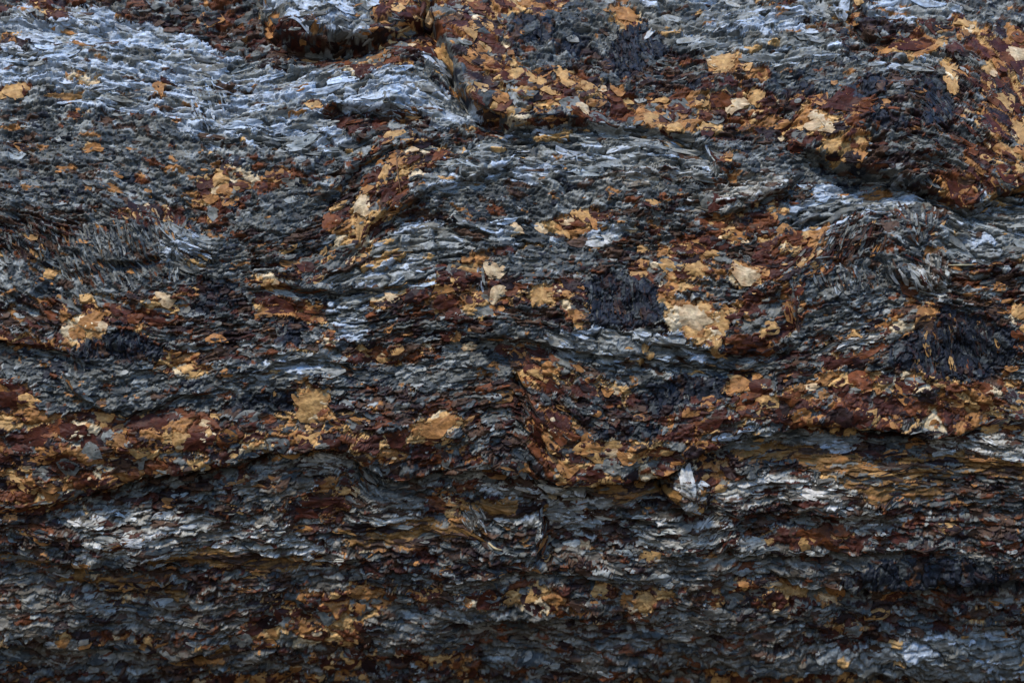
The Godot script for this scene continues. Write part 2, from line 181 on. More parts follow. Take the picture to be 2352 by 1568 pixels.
# single flakes that stand out: matter, s, t, length, height, tilt
var FLAKES := [
	["tan", 1660, 150, 64, 42, -5], ["tan", 718, 915, 84, 60, -8], ["tan", 712, 948, 60, 44, 10], ["rust", 738, 936, 34, 24, 20], ["orange", 1000, 972, 116, 42, -15], ["cream", 1592, 728, 92, 56, 8],
	["tan", 1652, 742, 56, 60, 20], ["tan", 1642, 790, 26, 44, 10], ["cream", 1716, 630, 76, 46, 8], ["tan", 1545, 612, 70, 34, 10], ["tan", 1602, 622, 56, 40, 20], ["tan", 1240, 686, 44, 46, 5],
	["cream", 1142, 676, 50, 32, -38], ["cream", 832, 474, 38, 62, 20], ["tan", 824, 522, 20, 62, 12], ["tan", 886, 402, 28, 50, 20], ["orange", 918, 366, 60, 34, -30], ["cream", 902, 680, 44, 24, 5],
	["chalk", 1388, 544, 96, 34, -24], ["cream", 1184, 528, 34, 38, -20], ["cream", 2336, 128, 56, 34, 0], ["tan", 2338, 306, 44, 64, 0], ["cream", 1690, 244, 60, 40, -25], ["tan", 1738, 226, 34, 50, 20],
	["cream", 1888, 302, 92, 34, 6], ["cream", 1872, 282, 46, 26, 20], ["tan", 34, 206, 70, 40, 0], ["maroon", 48, 204, 20, 30, 0], ["orange", 362, 204, 36, 36, 30], ["orange", 214, 341, 48, 20, -6],
	["tan", 506, 412, 46, 28, -20], ["orange", 485, 452, 50, 26, -15], ["orange", 520, 440, 44, 30, 15], ["orange", 212, 735, 62, 38, -25], ["orange", 178, 764, 44, 34, 0], ["tan", 110, 628, 40, 24, 15],
	["cream", 1900, 1378, 50, 22, 12], ["tan", 1482, 1372, 56, 34, 0], ["tan", 1762, 912, 62, 16, -3], ["orange", 1436, 34, 66, 36, 8], ["tan", 2178, 170, 40, 46, 10], ["tan", 2186, 206, 26, 42, 0],
	["orange", 2118, 122, 84, 16, -24], ["tan", 1214, 182, 42, 22, 28], ["tan", 1236, 190, 46, 22, 22], ["tan", 1290, 172, 44, 24, 40], ["tan", 1306, 196, 46, 22, 24], ["orange", 1420, 206, 46, 28, 25],
	["tan", 1262, 214, 42, 18, 22], ["orange", 1148, 232, 56, 28, 12], ["cream", 1380, 208, 32, 18, 10], ["tan", 1348, 202, 40, 20, 28], ["cream", 1338, 252, 40, 18, 20], ["tan", 1550, 296, 40, 18, 5],
	["maroon", 1938, 256, 120, 38, 3], ["rust", 1990, 250, 50, 26, -15], ["maroon", 735, 1152, 96, 26, -4], ["maroon", 690, 1178, 84, 24, 6], ["maroon", 2086, 104, 96, 30, -2], ["maroon", 20, 914, 76, 38, 0],
	["maroon", 640, 706, 84, 38, 12], ["rust", 706, 728, 54, 22, 15], ["maroon", 348, 730, 66, 22, 3], ["maroon", 96, 786, 120, 20, 6], ["maroon", 1572, 626, 46, 26, -16], ["rust", 1012, 360, 44, 24, -22],
	["maroon", 1022, 692, 52, 36, -4], ["maroon", 1044, 720, 44, 26, 0], ["rust", 1330, 508, 64, 20, -6], ["rust", 1004, 1158, 66, 24, 26], ["maroon", 2204, 442, 76, 34, 45], ["maroon", 350, 972, 96, 40, -4],
	["maroon", 460, 1002, 84, 42, -10], ["maroon", 90, 1000, 70, 44, 0], ["maroon", 170, 985, 70, 40, 0], ["maroon", 896, 440, 34, 60, 30], ["maroon", 868, 410, 40, 46, 30], ["deep", 1310, 655, 40, 22, 0],
	["ash", 1180, 222, 30, 66, -22], ["ash", 1412, 300, 84, 34, 4], ["ash", 1540, 336, 180, 26, 9], ["stone", 1030, 112, 26, 90, -32], ["ash", 810, 685, 70, 18, 0], ["stone", 1060, 868, 80, 18, -12],
	["chalk", 214, 1284, 40, 26, -22], ["chalk", 308, 1232, 64, 22, 2], ["chalk", 192, 1262, 30, 18, -20], ["chalk", 1578, 1100, 38, 90, -6], ["tan", 1600, 1152, 24, 30, 20], ["chalk", 1492, 76, 14, 34, 35],
	["cream", 1268, 1148, 26, 22, 20], ["maroon", 1370, 1072, 46, 20, 0], ["orange", 1300, 1060, 56, 26, 15], ["orange", 1200, 1062, 40, 24, 0], ["orange", 1350, 1018, 60, 28, -10], ["orange", 1440, 1040, 50, 26, 10],
	["tan", 790, 1128, 44, 18, -20], ["tan", 285, 1110, 46, 22, -28], ["tan", 420, 1000, 40, 46, 20], ["tan", 390, 990, 30, 22, 0], ["maroon", 1930, 834, 70, 20, -14], ["rust", 1990, 812, 70, 16, -20],
	["orange", 1700, 880, 50, 34, 0], ["orange", 1740, 870, 30, 30, 0], ["tan", 1480, 792, 20, 24, 20], ["tan", 1492, 808, 22, 20, 0], ["orange", 1262, 842, 40, 24, 30], ["tan", 1230, 858, 46, 18, 25],
	["tan", 1480, 570, 40, 24, -10], ["orange", 1320, 720, 40, 34, 0], ["cream", 1078, 796, 44, 20, -10], ["orange", 1046, 772, 30, 34, -30], ["maroon", 1030, 768, 40, 26, -15], ["tan", 880, 824, 34, 24, 0],
	["stone", 1620, 455, 34, 40, 10], ["maroon", 1640, 465, 46, 34, -20], ["maroon", 2060, 1222, 80, 22, 4], ["rust", 1860, 1220, 74, 22, 2], ["ash", 640, 672, 100, 18, 8], ["orange", 2292, 660, 40, 24, -10],
	["cream", 2304, 662, 24, 14, 0], ["tan", 2335, 712, 26, 36, 15], ["tan", 1962, 765, 34, 18, 0], ["chalk", 1955, 785, 70, 14, -18], ["rust", 310, 730, 46, 24, 0], ["chalk", 2050, 626, 12, 50, -30],
	["chalk", 2075, 630, 14, 60, -28], ["ash", 2100, 636, 14, 64, -28], ["chalk", 2128, 640, 14, 64, -32], ["ash", 2156, 640, 16, 56, -36], ["ash", 1870, 6, 40, 34, 0], ["ash", 1900, 16, 36, 40, 20],
	["frost", 1935, 20, 40, 44, -10], ["tan", 1972, 6, 24, 26, 0], ["frost", 700, 30, 80, 30, 30], ["frost", 780, 30, 90, 34, 25], ["frost", 690, 66, 60, 22, 20], ["frost", 840, 20, 70, 26, 20],
]
# slivers that run across the common grain, round knots and in crumpled bark: s, t, half length, half height, tilt, zone, how many, length, height
var STROKES := [
	[280, 560, 120, 40, 68, SLATE, 120, 44, 7], [250, 620, 120, 30, 60, SLATE, 110, 40, 7], [80, 550, 80, 40, 75, UMBER, 60, 40, 10], [350, 500, 50, 20, 70, RUST, 40, 26, 7],
	[1955, 545, 80, 46, -62, UMBER, 110, 44, 8], [1860, 600, 60, 30, -50, RUST, 50, 34, 9], [1950, 640, 100, 34, 72, SLATE, 90, 26, 7], [2200, 800, 110, 64, 82, CHAR, 110, 44, 9],
	[1450, 110, 50, 50, 75, CHAR, 60, 26, 8], [1420, 690, 76, 48, 84, CHAR, 80, 30, 8], [270, 795, 80, 22, 80, CHAR, 50, 26, 7], [1820, 700, 16, 60, 84, UMBER, 14, 60, 12],
	[480, 240, 40, 60, 70, FROST, 50, 34, 8], [850, 1100, 30, 50, 60, SLATE, 40, 40, 8], [1090, 1195, 26, 26, 60, PALE, 24, 40, 7], [1245, 1230, 14, 50, -75, UMBER, 26, 50, 8],
	[1640, 1225, 34, 44, -48, PALE, 40, 56, 8], [2150, 250, 30, 44, 60, CHAR, 30, 34, 8], [1100, 640, 12, 30, 80, GREY, 10, 30, 6],
]
# fans of slivers: centre s, t, radius from, to, first and last direction in degrees, zone, how many
var FANS := [
	[2105, 570, 18, 105, -150, -30, UMBER, 44], [2110, 575, 20, 95, -140, -50, SLATE, 24], [404, 560, 12, 78, -10, 120, GREY, 44], [404, 560, 10, 60, 130, 330, SLATE, 30],
	[2150, 690, 30, 100, -130, -60, PALE, 26], [1060, 360, 8, 44, 0, 360, GREY, 20],
]
const MAIN_PARTS := 300

# ---------------------------------------------------------------- state
const CELL := 8.0
var zone_w := 0
var zone_h := 0
var zone_kind := PackedByteArray()
const FINE := 3.0
var fine_w := 0
var fine_h := 0
var macro := PackedFloat32Array()
var push_s := PackedFloat32Array()
var push_t := PackedFloat32Array()
const GRAIN_CELL := 24.0
var grain_w := 0
var grain_h := 0
var bend := PackedFloat32Array()
var angle_table := PackedFloat32Array()
var cols := PackedFloat32Array()
var rows := PackedFloat32Array()
var height_rows := []
var color_rows := []
var point_rows := []
var inner_c0 := 0
var inner_r0 := 0
var inner_cols := 0
var inner_rows := 0
var deck := {}
var noise := {}
var rng := RandomNumberGenerator.new()

func make_noise(called: String, seed_value: int, wave: float, octaves := 1, cellular := false, what := 0):
	var n := FastNoiseLite.new()
	n.seed = seed_value
	n.frequency = 1.0 / wave
	n.noise_type = FastNoiseLite.TYPE_CELLULAR if cellular else FastNoiseLite.TYPE_SIMPLEX_SMOOTH
	n.fractal_type = FastNoiseLite.FRACTAL_NONE if octaves < 2 else FastNoiseLite.FRACTAL_FBM
	n.fractal_octaves = maxi(octaves, 1)
	if cellular:
		n.cellular_return_type = what
		n.cellular_jitter = 1.0
	noise[called] = n

# ---------------------------------------------------------------- survey sheet to the log
func solve_angle(t: float) -> float:
	var a := 0.0
	for k in 12:
		var y := -CAMERA_DROP + (SHEET_H * 0.5 - t) * UNIT * (CAMERA_Z - RADIUS * cos(a)) / (CAMERA_Z - RADIUS)
		a = asin(clampf(y / RADIUS, -0.98, 0.98))
	return a

func angle_of(t: float) -> float:
	var f := t + 100.0
	var last := angle_table.size() - 1
	if f <= 0.0:
		return angle_table[0] - f * UNIT / RADIUS
	if f >= last:
		return angle_table[last] - (f - last) * UNIT / RADIUS
	var i := int(f)
	return lerpf(angle_table[i], angle_table[mini(i + 1, last)], f - i)

func bark_point(s: float, t: float, h: float) -> Vector3:   # relative to the log's node, whose origin lies under the axis on the ground
	var a := angle_of(t)
	var c := cos(a)
	var near := clampf(c, 0.6, 1.0)
	var x := (s - SHEET_W * 0.5) * UNIT * (CAMERA_Z - RADIUS * near) / (CAMERA_Z - RADIUS)
	var r := RADIUS + h * UNIT
	return Vector3(x, AXIS_Y + r * sin(a), r * c)

# ---------------------------------------------------------------- fields on the sheet
func build_zones():
	zone_w = int(SHEET_W / CELL) + 1
	zone_h = int(SHEET_H / CELL) + 1
	var best := PackedFloat32Array()
	best.resize(zone_w * zone_h)
	zone_kind.resize(zone_w * zone_h)
	for j in zone_h:
		for i in zone_w:
			var v: float = noise.patch.get_noise_2d(i * CELL, j * CELL * 1.8)
			zone_kind[j * zone_w + i] = UMBER if v > 0.05 else ((SLATE if j * CELL < 1090.0 else DRIFT) if v > -0.3 else RUST)
			best[j * zone_w + i] = 0.10
	for z in ZONES:
		var a := deg_to_rad(float(z[5]))
		var ca := cos(a)
		var sa := sin(a)
		var far: float = maxf(z[3], z[4]) * 1.5
		for j in range(maxi(0, int((z[2] - far) / CELL)), mini(zone_h, int((z[2] + far) / CELL) + 1)):
			for i in range(maxi(0, int((z[1] - far) / CELL)), mini(zone_w, int((z[1] + far) / CELL) + 1)):
				var dx: float = i * CELL - z[1]
				var dy: float = j * CELL - z[2]
				var p := (dx * ca + dy * sa) / float(z[3])
				var q := (dy * ca - dx * sa) / float(z[4])
				var small := 260.0 / (260.0 + float(z[3]) + float(z[4]))
				var w := (1.35 - sqrt(p * p + q * q)) * (0.6 + 0.6 * small)
				if w > best[j * zone_w + i]:
					best[j * zone_w + i] = w
					zone_kind[j * zone_w + i] = z[0]

func mirrored(v: float, span: float) -> float:
	var m := fposmod(v, span * 2.0)
	return m if m < span else span * 2.0 - m

func kind_at(s: float, t: float) -> int:
	var i := clampi(int(mirrored(s, SHEET_W) / CELL + 0.5), 0, zone_w - 1)
	var j := clampi(int(mirrored(t, SHEET_H) / CELL + 0.5), 0, zone_h - 1)
	return zone_kind[j * zone_w + i]

func build_grain():
	grain_w = int(SHEET_W / GRAIN_CELL) + 1
	grain_h = int(SHEET_H / GRAIN_CELL) + 1
	var n := grain_w * grain_h
	var gx := PackedFloat32Array(); gx.resize(n)
	var gy := PackedFloat32Array(); gy.resize(n)
	for j in grain_h:
		for i in grain_w:
			var sx := 0.0
			var sy := 0.001
			for g in GRAIN:
				var dx: float = (i * GRAIN_CELL - g[0]) / 90.0
				var dy: float = (j * GRAIN_CELL - g[1]) / 55.0
				var w := 1.0 / (0.08 + pow(dx * dx + dy * dy, 1.5))
				var a := deg_to_rad(clampf(g[2], -58.0, 58.0))
				sx -= w * sin(a)
				sy += w * cos(a)
			gx[j * grain_w + i] = sx / sy      # slope of the fibre lines; the line number grows by 1 per unit down
			gy[j * grain_w + i] = 0.0
	bend.resize(n)
	var next := bend.duplicate()
	for k in 260:                              # line number minus t, fitted to the slopes
		for j in grain_h:
			for i in grain_w:
				var o := j * grain_w + i
				var sum := 0.0
				var cnt := 0.0
				if i > 0:
					sum += bend[o - 1] + 0.5 * (gx[o] + gx[o - 1]) * GRAIN_CELL; cnt += 1.0
				if i < grain_w - 1:
					sum += bend[o + 1] - 0.5 * (gx[o] + gx[o + 1]) * GRAIN_CELL; cnt += 1.0
				if j > 0:
					sum += bend[o - grain_w] * 0.35; cnt += 0.35
				if j < grain_h - 1:
					sum += bend[o + grain_w] * 0.35; cnt += 0.35
				next[o] = sum / cnt
		var keep := bend
		bend = next
		next = keep

func grid_value(a: PackedFloat32Array, w: int, h: int, x: float, y: float) -> float:
	x = clampf(x, 0.0, w - 1.001)
	y = clampf(y, 0.0, h - 1.001)
	var i := int(x)
	var j := int(y)
	var fx := x - i
	var fy := y - j
	var o := j * w + i
	var p := a[o] + (a[o + 1] - a[o]) * fx
	var q := a[o + w] + (a[o + w + 1] - a[o + w]) * fx
	return p + (q - p) * fy

func line_number(s: float, t: float) -> float:
	return t + grid_value(bend, grain_w, grain_h, s / GRAIN_CELL, t / GRAIN_CELL)

func grain_angle(s: float, t: float) -> float:
	var ds := line_number(s + 12.0, t) - line_number(s - 12.0, t)
	var dt := maxf(line_number(s, t + 12.0) - line_number(s, t - 12.0), 6.0)
	return atan2(-ds, dt)

func build_macro():
	fine_w = int((SHEET_W + 240.0) / FINE) + 1
	fine_h = int((SHEET_H + 240.0) / FINE) + 1
	macro.resize(fine_w * fine_h)
	push_s.resize(fine_w * fine_h)
	push_t.resize(fine_w * fine_h)
	for z in SWELLS:
		var a := deg_to_rad(float(z[4]))
		var ca := cos(a)
		var sa := sin(a)
		var far: float = maxf(z[2], z[3]) * 1.6
		for j in range(maxi(0, int((z[1] - far + 120) / FINE)), mini(fine_h, int((z[1] + far + 120) / FINE) + 1)):
			for i in range(maxi(0, int((z[0] - far + 120) / FINE)), mini(fine_w, int((z[0] + far + 120) / FINE) + 1)):
				var dx: float = i * FINE - 120.0 - z[0]
				var dy: float = j * FINE - 120.0 - z[1]
				var p := (dx * ca + dy * sa) / float(z[2])
				var q := (dy * ca - dx * sa) / float(z[3])
				var d := p * p + q * q
				if d < 2.25:
					var f := 1.0 - d / 2.25
					macro[j * fine_w + i] += float(z[5]) * f * f
	for l in LEDGES:
		var pts: Array = l[3]
		var reach: float = l[1] * 1.9
		var lo := Vector2(1e9, 1e9)
		var hi := Vector2(-1e9, -1e9)
		var total := 0.0
		var pv := PackedVector2Array()
		var along := PackedFloat32Array()
		for k in pts.size():
			var p := Vector2(pts[k][0], pts[k][1])
			lo = lo.min(p)
			hi = hi.max(p)
			if k > 0:
				total += p.distance_to(pv[k - 1])
			pv.append(p)
			along.append(total)
		for j in range(maxi(0, int((lo.y - reach + 120) / FINE)), mini(fine_h, int((hi.y + reach + 120) / FINE) + 1)):
			for i in range(maxi(0, int((lo.x - reach + 120) / FINE)), mini(fine_w, int((hi.x + reach + 120) / FINE) + 1)):
				var s := i * FINE - 120.0
				var t := j * FINE - 120.0
				var best := 1e9
				var side := 0.0
				var at := 0.0
				var nx := 0.0
				var ny := 0.0
				var x: float = s
				var y: float = t
				var wobbled := false
				for k in pv.size() - 1:
					var a := pv[k]
					var b := pv[k + 1]
					if x < minf(a.x, b.x) - reach or x > maxf(a.x, b.x) + reach or y < minf(a.y, b.y) - reach or y > maxf(a.y, b.y) + reach:
						continue
					if not wobbled:
						wobbled = true
						x += noise.ragged.get_noise_2d(s * 0.6, t * 0.6) * 10.0
						y += noise.ragged.get_noise_2d(s * 0.6 + 900.0, t * 0.6) * 10.0
					var dx := b.x - a.x
					var dy := b.y - a.y
					var len2 := dx * dx + dy * dy
					var u := clampf(((x - a.x) * dx + (y - a.y) * dy) / len2, 0.0, 1.0)
					var ex := x - a.x - dx * u
					var ey := y - a.y - dy * u
					var d := ex * ex + ey * ey
					if d < best:
						best = d
						side = dx * ey - dy * ex
						var len := sqrt(len2)
						nx = -dy / len
						ny = dx / len
						at = (along[k] + u * len) / total
				if best > reach * reach:
					continue
				var d := sqrt(best)
				var taper := smoothstep(0.0, 0.12, at) * smoothstep(1.0, 0.88, at)
				var o := j * fine_w + i
				var wane := 1.0 - smoothstep(reach * 0.4, reach, d)
				var wall: float = 5.0 + l[0] * 0.22
				var e := -d if side < 0.0 else d                 # below zero on the proud side
				var low := smoothstep(-wall, wall, e)
				var proud: float = 0.55 * exp(-d / l[1])
				var sunk: float = -0.40 * exp(-d / (l[1] * 0.55)) - 0.75 * exp(-d / 18.0)
				macro[o] += taper * wane * l[0] * lerpf(proud, sunk, low)
				var out: float = taper * l[2] * exp(-absf(e + wall * 0.7) / 14.0)
				push_s[o] += nx * out
				push_t[o] += ny * out

func macro_at(s: float, t: float) -> float:
	return grid_value(macro, fine_w, fine_h, (s + 120.0) / FINE, (t + 120.0) / FINE)

func build_lists():
	var step := STEP
	var v := -60.0
	cols = PackedFloat32Array()
	while v <= SHEET_W + 60.0:
		cols.append(v)
		v += STEP
	inner_cols = cols.size()
	while cols[cols.size() - 1] < SHEET_W * 0.5 + 3000.0:
		step = minf(step * 1.06, 11.0)
		cols.append(cols[cols.size() - 1] + step)
	step = STEP
	var left := PackedFloat32Array()
	v = -60.0
	while v > SHEET_W * 0.5 - 3000.0:
		step = minf(step * 1.06, 11.0)
		v -= step
		left.append(v)
	left.reverse()
	inner_c0 = left.size()
	left.append_array(cols)
	cols = left
	v = -50.0
	var down := PackedFloat32Array()
	while v <= SHEET_H + 60.0:
		down.append(v)
		v += STEP
	inner_rows = down.size()
	step = STEP
	while angle_of(down[down.size() - 1]) > -PI * 0.75:
		step = minf(step * 1.07, 12.0 if down[down.size() - 1] < SHEET_H + 500.0 else 120.0)
		down.append(down[down.size() - 1] + step)
	var turn_end := angle_of(down[down.size() - 1])
	step = STEP
	var up := PackedFloat32Array()
	v = -50.0
	while angle_of(v) < turn_end + TAU:
		step = minf(step * 1.07, 11.0 if v > -750.0 else 120.0)
		v -= step
		up.append(v)
	up.reverse()
	inner_r0 = up.size()
	up.append_array(down)
	rows = up

func build_deck():                 # 64 cards a zone: which matter a piece of it is
	for kind in MIX:
		var cards := []
		for m in MIX[kind]:
			for k in int(round(MIX[kind][m] * 64.0)):
				cards.append(COL[m])
		while cards.size() < 64:
			cards.append(COL[MIX[kind].keys()[0]])
		deck[kind] = cards

func bark_row(j: int):
	var n := cols.size()
	var hs := PackedFloat32Array(); hs.resize(n)
	var cs := PackedColorArray(); cs.resize(n)
	var ps := PackedVector3Array(); ps.resize(n)
	var t := rows[j]
	var warp: FastNoiseLite = noise.warp
	var warp_fine: FastNoiseLite = noise.ragged
	var bulk: FastNoiseLite = noise.bulk
	var lump: FastNoiseLite = noise.lump
	var crumb: FastNoiseLite = noise.crumb
	var fibre: FastNoiseLite = noise.fibre
	var streak: FastNoiseLite = noise.streak
	var piece: FastNoiseLite = noise.piece
	var chip: FastNoiseLite = noise.chip
	var edge: FastNoiseLite = noise.edge
	var tint: FastNoiseLite = noise.tint
	var grit: FastNoiseLite = noise.grit
	var patch: FastNoiseLite = noise.patch
	var knob: FastNoiseLite = noise.knob
	var under := [COL.tan, COL.orange, COL.rust, COL.stone]
	var outside_t := 0.0 if t > -110.0 and t < SHEET_H + 110.0 else 1.0
	for i in n:
		var s := cols[i]
		var w1 := warp.get_noise_2d(s, t) * 20.0
		var w2 := warp.get_noise_2d(s + 4000.0, t) * 14.0
		var f1 := warp_fine.get_noise_2d(s, t) * 11.0
		var f2 := warp_fine.get_noise_2d(s + 3000.0, t) * 9.0
		var cr := crumb.get_noise_2d(s * 0.8, t * 1.2)
		var gr := grit.get_noise_2d(s, t * 1.2)
		var kind := kind_at(s + w1 + f1 + cr * 6.0, t + w2 + f2 + gr * 4.0)
		var rel: Array = RELIEF[kind]
		var line := line_number(s, t)
		var ls := s + f1 + cr * 3.0
		var ll := line + f2 * 0.7 + gr * 1.0
		var lf := line + f2 * 0.3
		var big := piece.get_noise_2d(ls / rel[3], ll / rel[4]) * 0.5 + 0.5
		var rim := edge.get_noise_2d(ls / rel[3], ll / rel[4]) + 1.0      # 0 on the border between two pieces
		var small := chip.get_noise_2d(ls / rel[3] * 2.6, ll / rel[4] * 2.4) * 0.5 + 0.5
		var card := int(fposmod(big * 97.31 + (small * 3.0 if small > (0.84 if kind == RUST or kind == MAROON or kind == TAN else 0.66) else 0.0), 1.0) * 63.99)
		var c: Color = deck[kind][card]
		if (kind == RUST or kind == MAROON) and rim < 0.13 + 0.16 * gr + 0.12 * f1 / 11.0 and c.r < 0.1:
			c = under[int(big * 997.0) % 4]
		var k: float = 0.82 + 0.30 * small + 0.30 * tint.get_noise_2d(s, line * 1.5) + 0.50 * streak.get_noise_2d(s * 0.07, lf) + 0.16 * gr
		k = maxf(k, 0.25)
		cs[i] = Color(c.r * k, c.g * k, c.b * k)
		var fn := fibre.get_noise_2d(s * 0.13, lf)
		var fib := 1.0 - 2.0 * absf(fn)
		var split := 1.0 - smoothstep(0.0, 0.19, absf(fibre.get_noise_2d(s * 0.09 + 5000.0, lf * 0.85)))
		var h: float = bulk.get_noise_2d(s * 0.7, line) * 26.0 + lump.get_noise_2d(s * 0.8, line * 1.2) * 12.0
		h += (big - 0.5) * rel[0] + (small - 0.5) * rel[0] * 0.7 + fib * rel[1] + (cr * 0.7 + gr * 0.3) * rel[2]
		var worn := smoothstep(-0.35, 0.35, patch.get_noise_2d(s + 700.0, t))      # some stretches are fibrous, some crumbly
		h += (0.5 - knob.get_noise_2d(s * 0.8 + cr * 2.0, t)) * rel[2] * (1.9 - 1.3 * worn)
		h -= split * rel[5] * (0.35 + 0.8 * worn) + (1.0 - smoothstep(0.0, 0.16, rim)) * rel[6]
		var ps_s := s
		var ps_t := t
		if outside_t == 0.0 and s > -118.0 and s < SHEET_W + 118.0:
			var gx := (s + 120.0) / FINE
			var gy := (t + 120.0) / FINE
			h += grid_value(macro, fine_w, fine_h, gx, gy)
			ps_s += grid_value(push_s, fine_w, fine_h, gx, gy)
			ps_t += grid_value(push_t, fine_w, fine_h, gx, gy)
		hs[i] = h
		ps[i] = bark_point(ps_s, ps_t, h)
	height_rows[j] = hs
	color_rows[j] = cs
	point_rows[j] = ps

func height_at(s: float, t: float) -> float:
	var i := int(round((s - cols[inner_c0]) / STEP)) + inner_c0
	var j := int(round((t - rows[inner_r0]) / STEP)) + inner_r0
	if i < inner_c0 or i >= inner_c0 + inner_cols:
		i = clampi(cols.bsearch(s), 0, cols.size() - 1)
	if j < inner_r0 or j >= inner_r0 + inner_rows:
		j = clampi(rows.bsearch(t), 0, rows.size() - 1)
	return height_rows[j][i]

func bark_mesh() -> ArrayMesh:
	var n := cols.size()
	var m := rows.size()
	var verts := PackedVector3Array()
	var colors := PackedColorArray()
	for j in m:
		verts.append_array(point_rows[j])
		colors.append_array(color_rows[j])
	for i in n:                                    # the last row closes the round on the first
		verts[(m - 1) * n + i] = verts[i]
	var normals := PackedVector3Array()
	normals.resize(n * m)
	for j in m:
		var ja := maxi(j - 1, 0) * n
		var jb := mini(j + 1, m - 1) * n
		for i in n:
			var d := (verts[j * n + mini(i + 1, n - 1)] - verts[j * n + maxi(i - 1, 0)]).cross(verts[ja + i] - verts[jb + i])
			normals[j * n + i] = d.normalized()
	var idx := PackedInt32Array()
	idx.resize((n - 1) * (m - 1) * 6)
	var o := 0
	for j in m - 1:
		for i in n - 1:
			var a := j * n + i
			idx[o] = a
			idx[o + 1] = a + 1
			idx[o + 2] = a + n
			idx[o + 3] = a + 1
			idx[o + 4] = a + n + 1
			idx[o + 5] = a + n
			o += 6
	return commit(verts, normals, colors, idx)

func commit(verts, normals, colors, idx) -> ArrayMesh:
	var arrays := []
	arrays.resize(Mesh.ARRAY_MAX)
	arrays[Mesh.ARRAY_VERTEX] = verts
	arrays[Mesh.ARRAY_NORMAL] = normals
	arrays[Mesh.ARRAY_COLOR] = colors
	arrays[Mesh.ARRAY_INDEX] = idx
	var mesh := ArrayMesh.new()
	mesh.add_surface_from_arrays(Mesh.PRIMITIVE_TRIANGLES, arrays)
	return mesh

# ---------------------------------------------------------------- flakes
# One flake: an irregular plate that lies along the grain, a little tilted and curled, its edge undercut.
func add_flake(into: Dictionary, s: float, t: float, length: float, tall: float, ang: float, c: Color, lift: float, tilt: float, block: float, sides: int, seat: float):
	var ca := cos(ang)
	var sa := sin(ang)
	var mean := 0.0
	for k in 5:
		var e := [[0, 0], [0.6, 0], [-0.6, 0], [0, 0.6], [0, -0.6]]
		var px: float = e[k][0] * length * 0.5
		var py: float = e[k][1] * tall * 0.5
		mean += height_at(s + px * ca - py * sa, t + px * sa + py * ca) * 0.2
	var lean_s := rng.randf_range(-1.0, 1.0) * tilt
	var lean_t := rng.randf_range(-0.4, 1.0) * tilt
	var dome := rng.randf_range(-0.3, 1.0) * minf(tall, 30.0) * 0.06
	var stained := c.r > 0.45 and c.b < c.r * 0.6          # fresh pale layers are stained orange towards their broken edge
	var stain: Color = COL.orange
	if stained:
		dome = rng.randf_range(0.3, 1.0) * minf(tall, 40.0) * 0.12
		seat = 0.6
	var bow := rng.randf_range(-0.5, 0.5) * tall
	var twist := rng.randf_range(0.0, TAU)
	var v0: int = into.v.size()
	var verts: PackedVector3Array = into.v
	var cols_: PackedColorArray = into.c
	var idx: PackedInt32Array = into.i
	var ring := PackedVector2Array()
	var r_last := 1.0
	for k in sides:
		var a := TAU * (k + rng.randf_range(-0.42, 0.42)) / sides
		var x := cos(a)
		var y := sin(a)
		var q := pow(pow(absf(x), block) + pow(absf(y), block), -1.0 / block)
		r_last = lerpf(r_last, rng.randf_range(0.68, 1.14), 0.7)
		var r := q * r_last * 0.5
		ring.append(Vector2(x * r * length, y * r * tall + bow * (x * x * r * r * 4.0 - 0.3)))
	var top_count := 1 + sides * 2
	for k in top_count + sides * 2:
		var p := Vector2.ZERO
		var rho := 0.0
		var skirt := k >= top_count + sides
		if k > 0:
			rho = 0.6 if k <= sides else 1.0
			var q := (k - 1) % sides
			p = ring[q]
			if k <= sides:                                   # inner ring: the outline smoothed
				p = (ring[q] + ring[(q + 1) % sides] + ring[(q + sides - 1) % sides] + ring[(q + 2) % sides] + ring[(q + sides - 2) % sides]) * 0.11
			if skirt:
				p *= 0.92
		var ps := s + p.x * ca - p.y * sa
		var pt := t + p.x * sa + p.y * ca
		var h := height_at(ps, pt)
		if skirt:
			h = minf(h, mean) - 4.0
		else:
			h = lerpf(h, mean, seat) + lift + lean_s * p.x / length * 2.0 + lean_t * p.y / tall * 2.0 + dome * (1.0 - rho * rho) + noise.crumb.get_noise_2d(ps * 0.7, pt * 0.7 + twist * 50.0) * 1.8
		var gx := (ps + 120.0) / FINE
		var gy := (pt + 120.0) / FINE
		verts.append(bark_point(ps + grid_value(push_s, fine_w, fine_h, gx, gy), pt + grid_value(push_t, fine_w, fine_h, gx, gy), h))
		var g: float = 1.0 + 0.30 * noise.tint.get_noise_2d(ps * 1.2 + twist * 300.0, pt * 2.0) + rng.randf_range(-0.12, 0.12)
		var tinge := c.lerp(stain, rng.randf_range(0.0, 0.8) * rho) if stained else c
		cols_.append(Color(tinge.r * g, tinge.g * g, tinge.b * g))
	for k in sides:
		var n := (k + 1) % sides
		var a := v0 + 1 + k
		var b := v0 + 1 + n
		idx.append_array(PackedInt32Array([v0, b, a, a, b, a + sides, b, b + sides, a + sides]))
		a += sides * 2
		b += sides * 2
		idx.append_array(PackedInt32Array([a, b, a + sides, b, b + sides, a + sides]))
	into.v = verts
	into.c = cols_
	into.i = idx

func empty_batch() -> Dictionary:
	return {"v": PackedVector3Array(), "c": PackedColorArray(), "i": PackedInt32Array()}

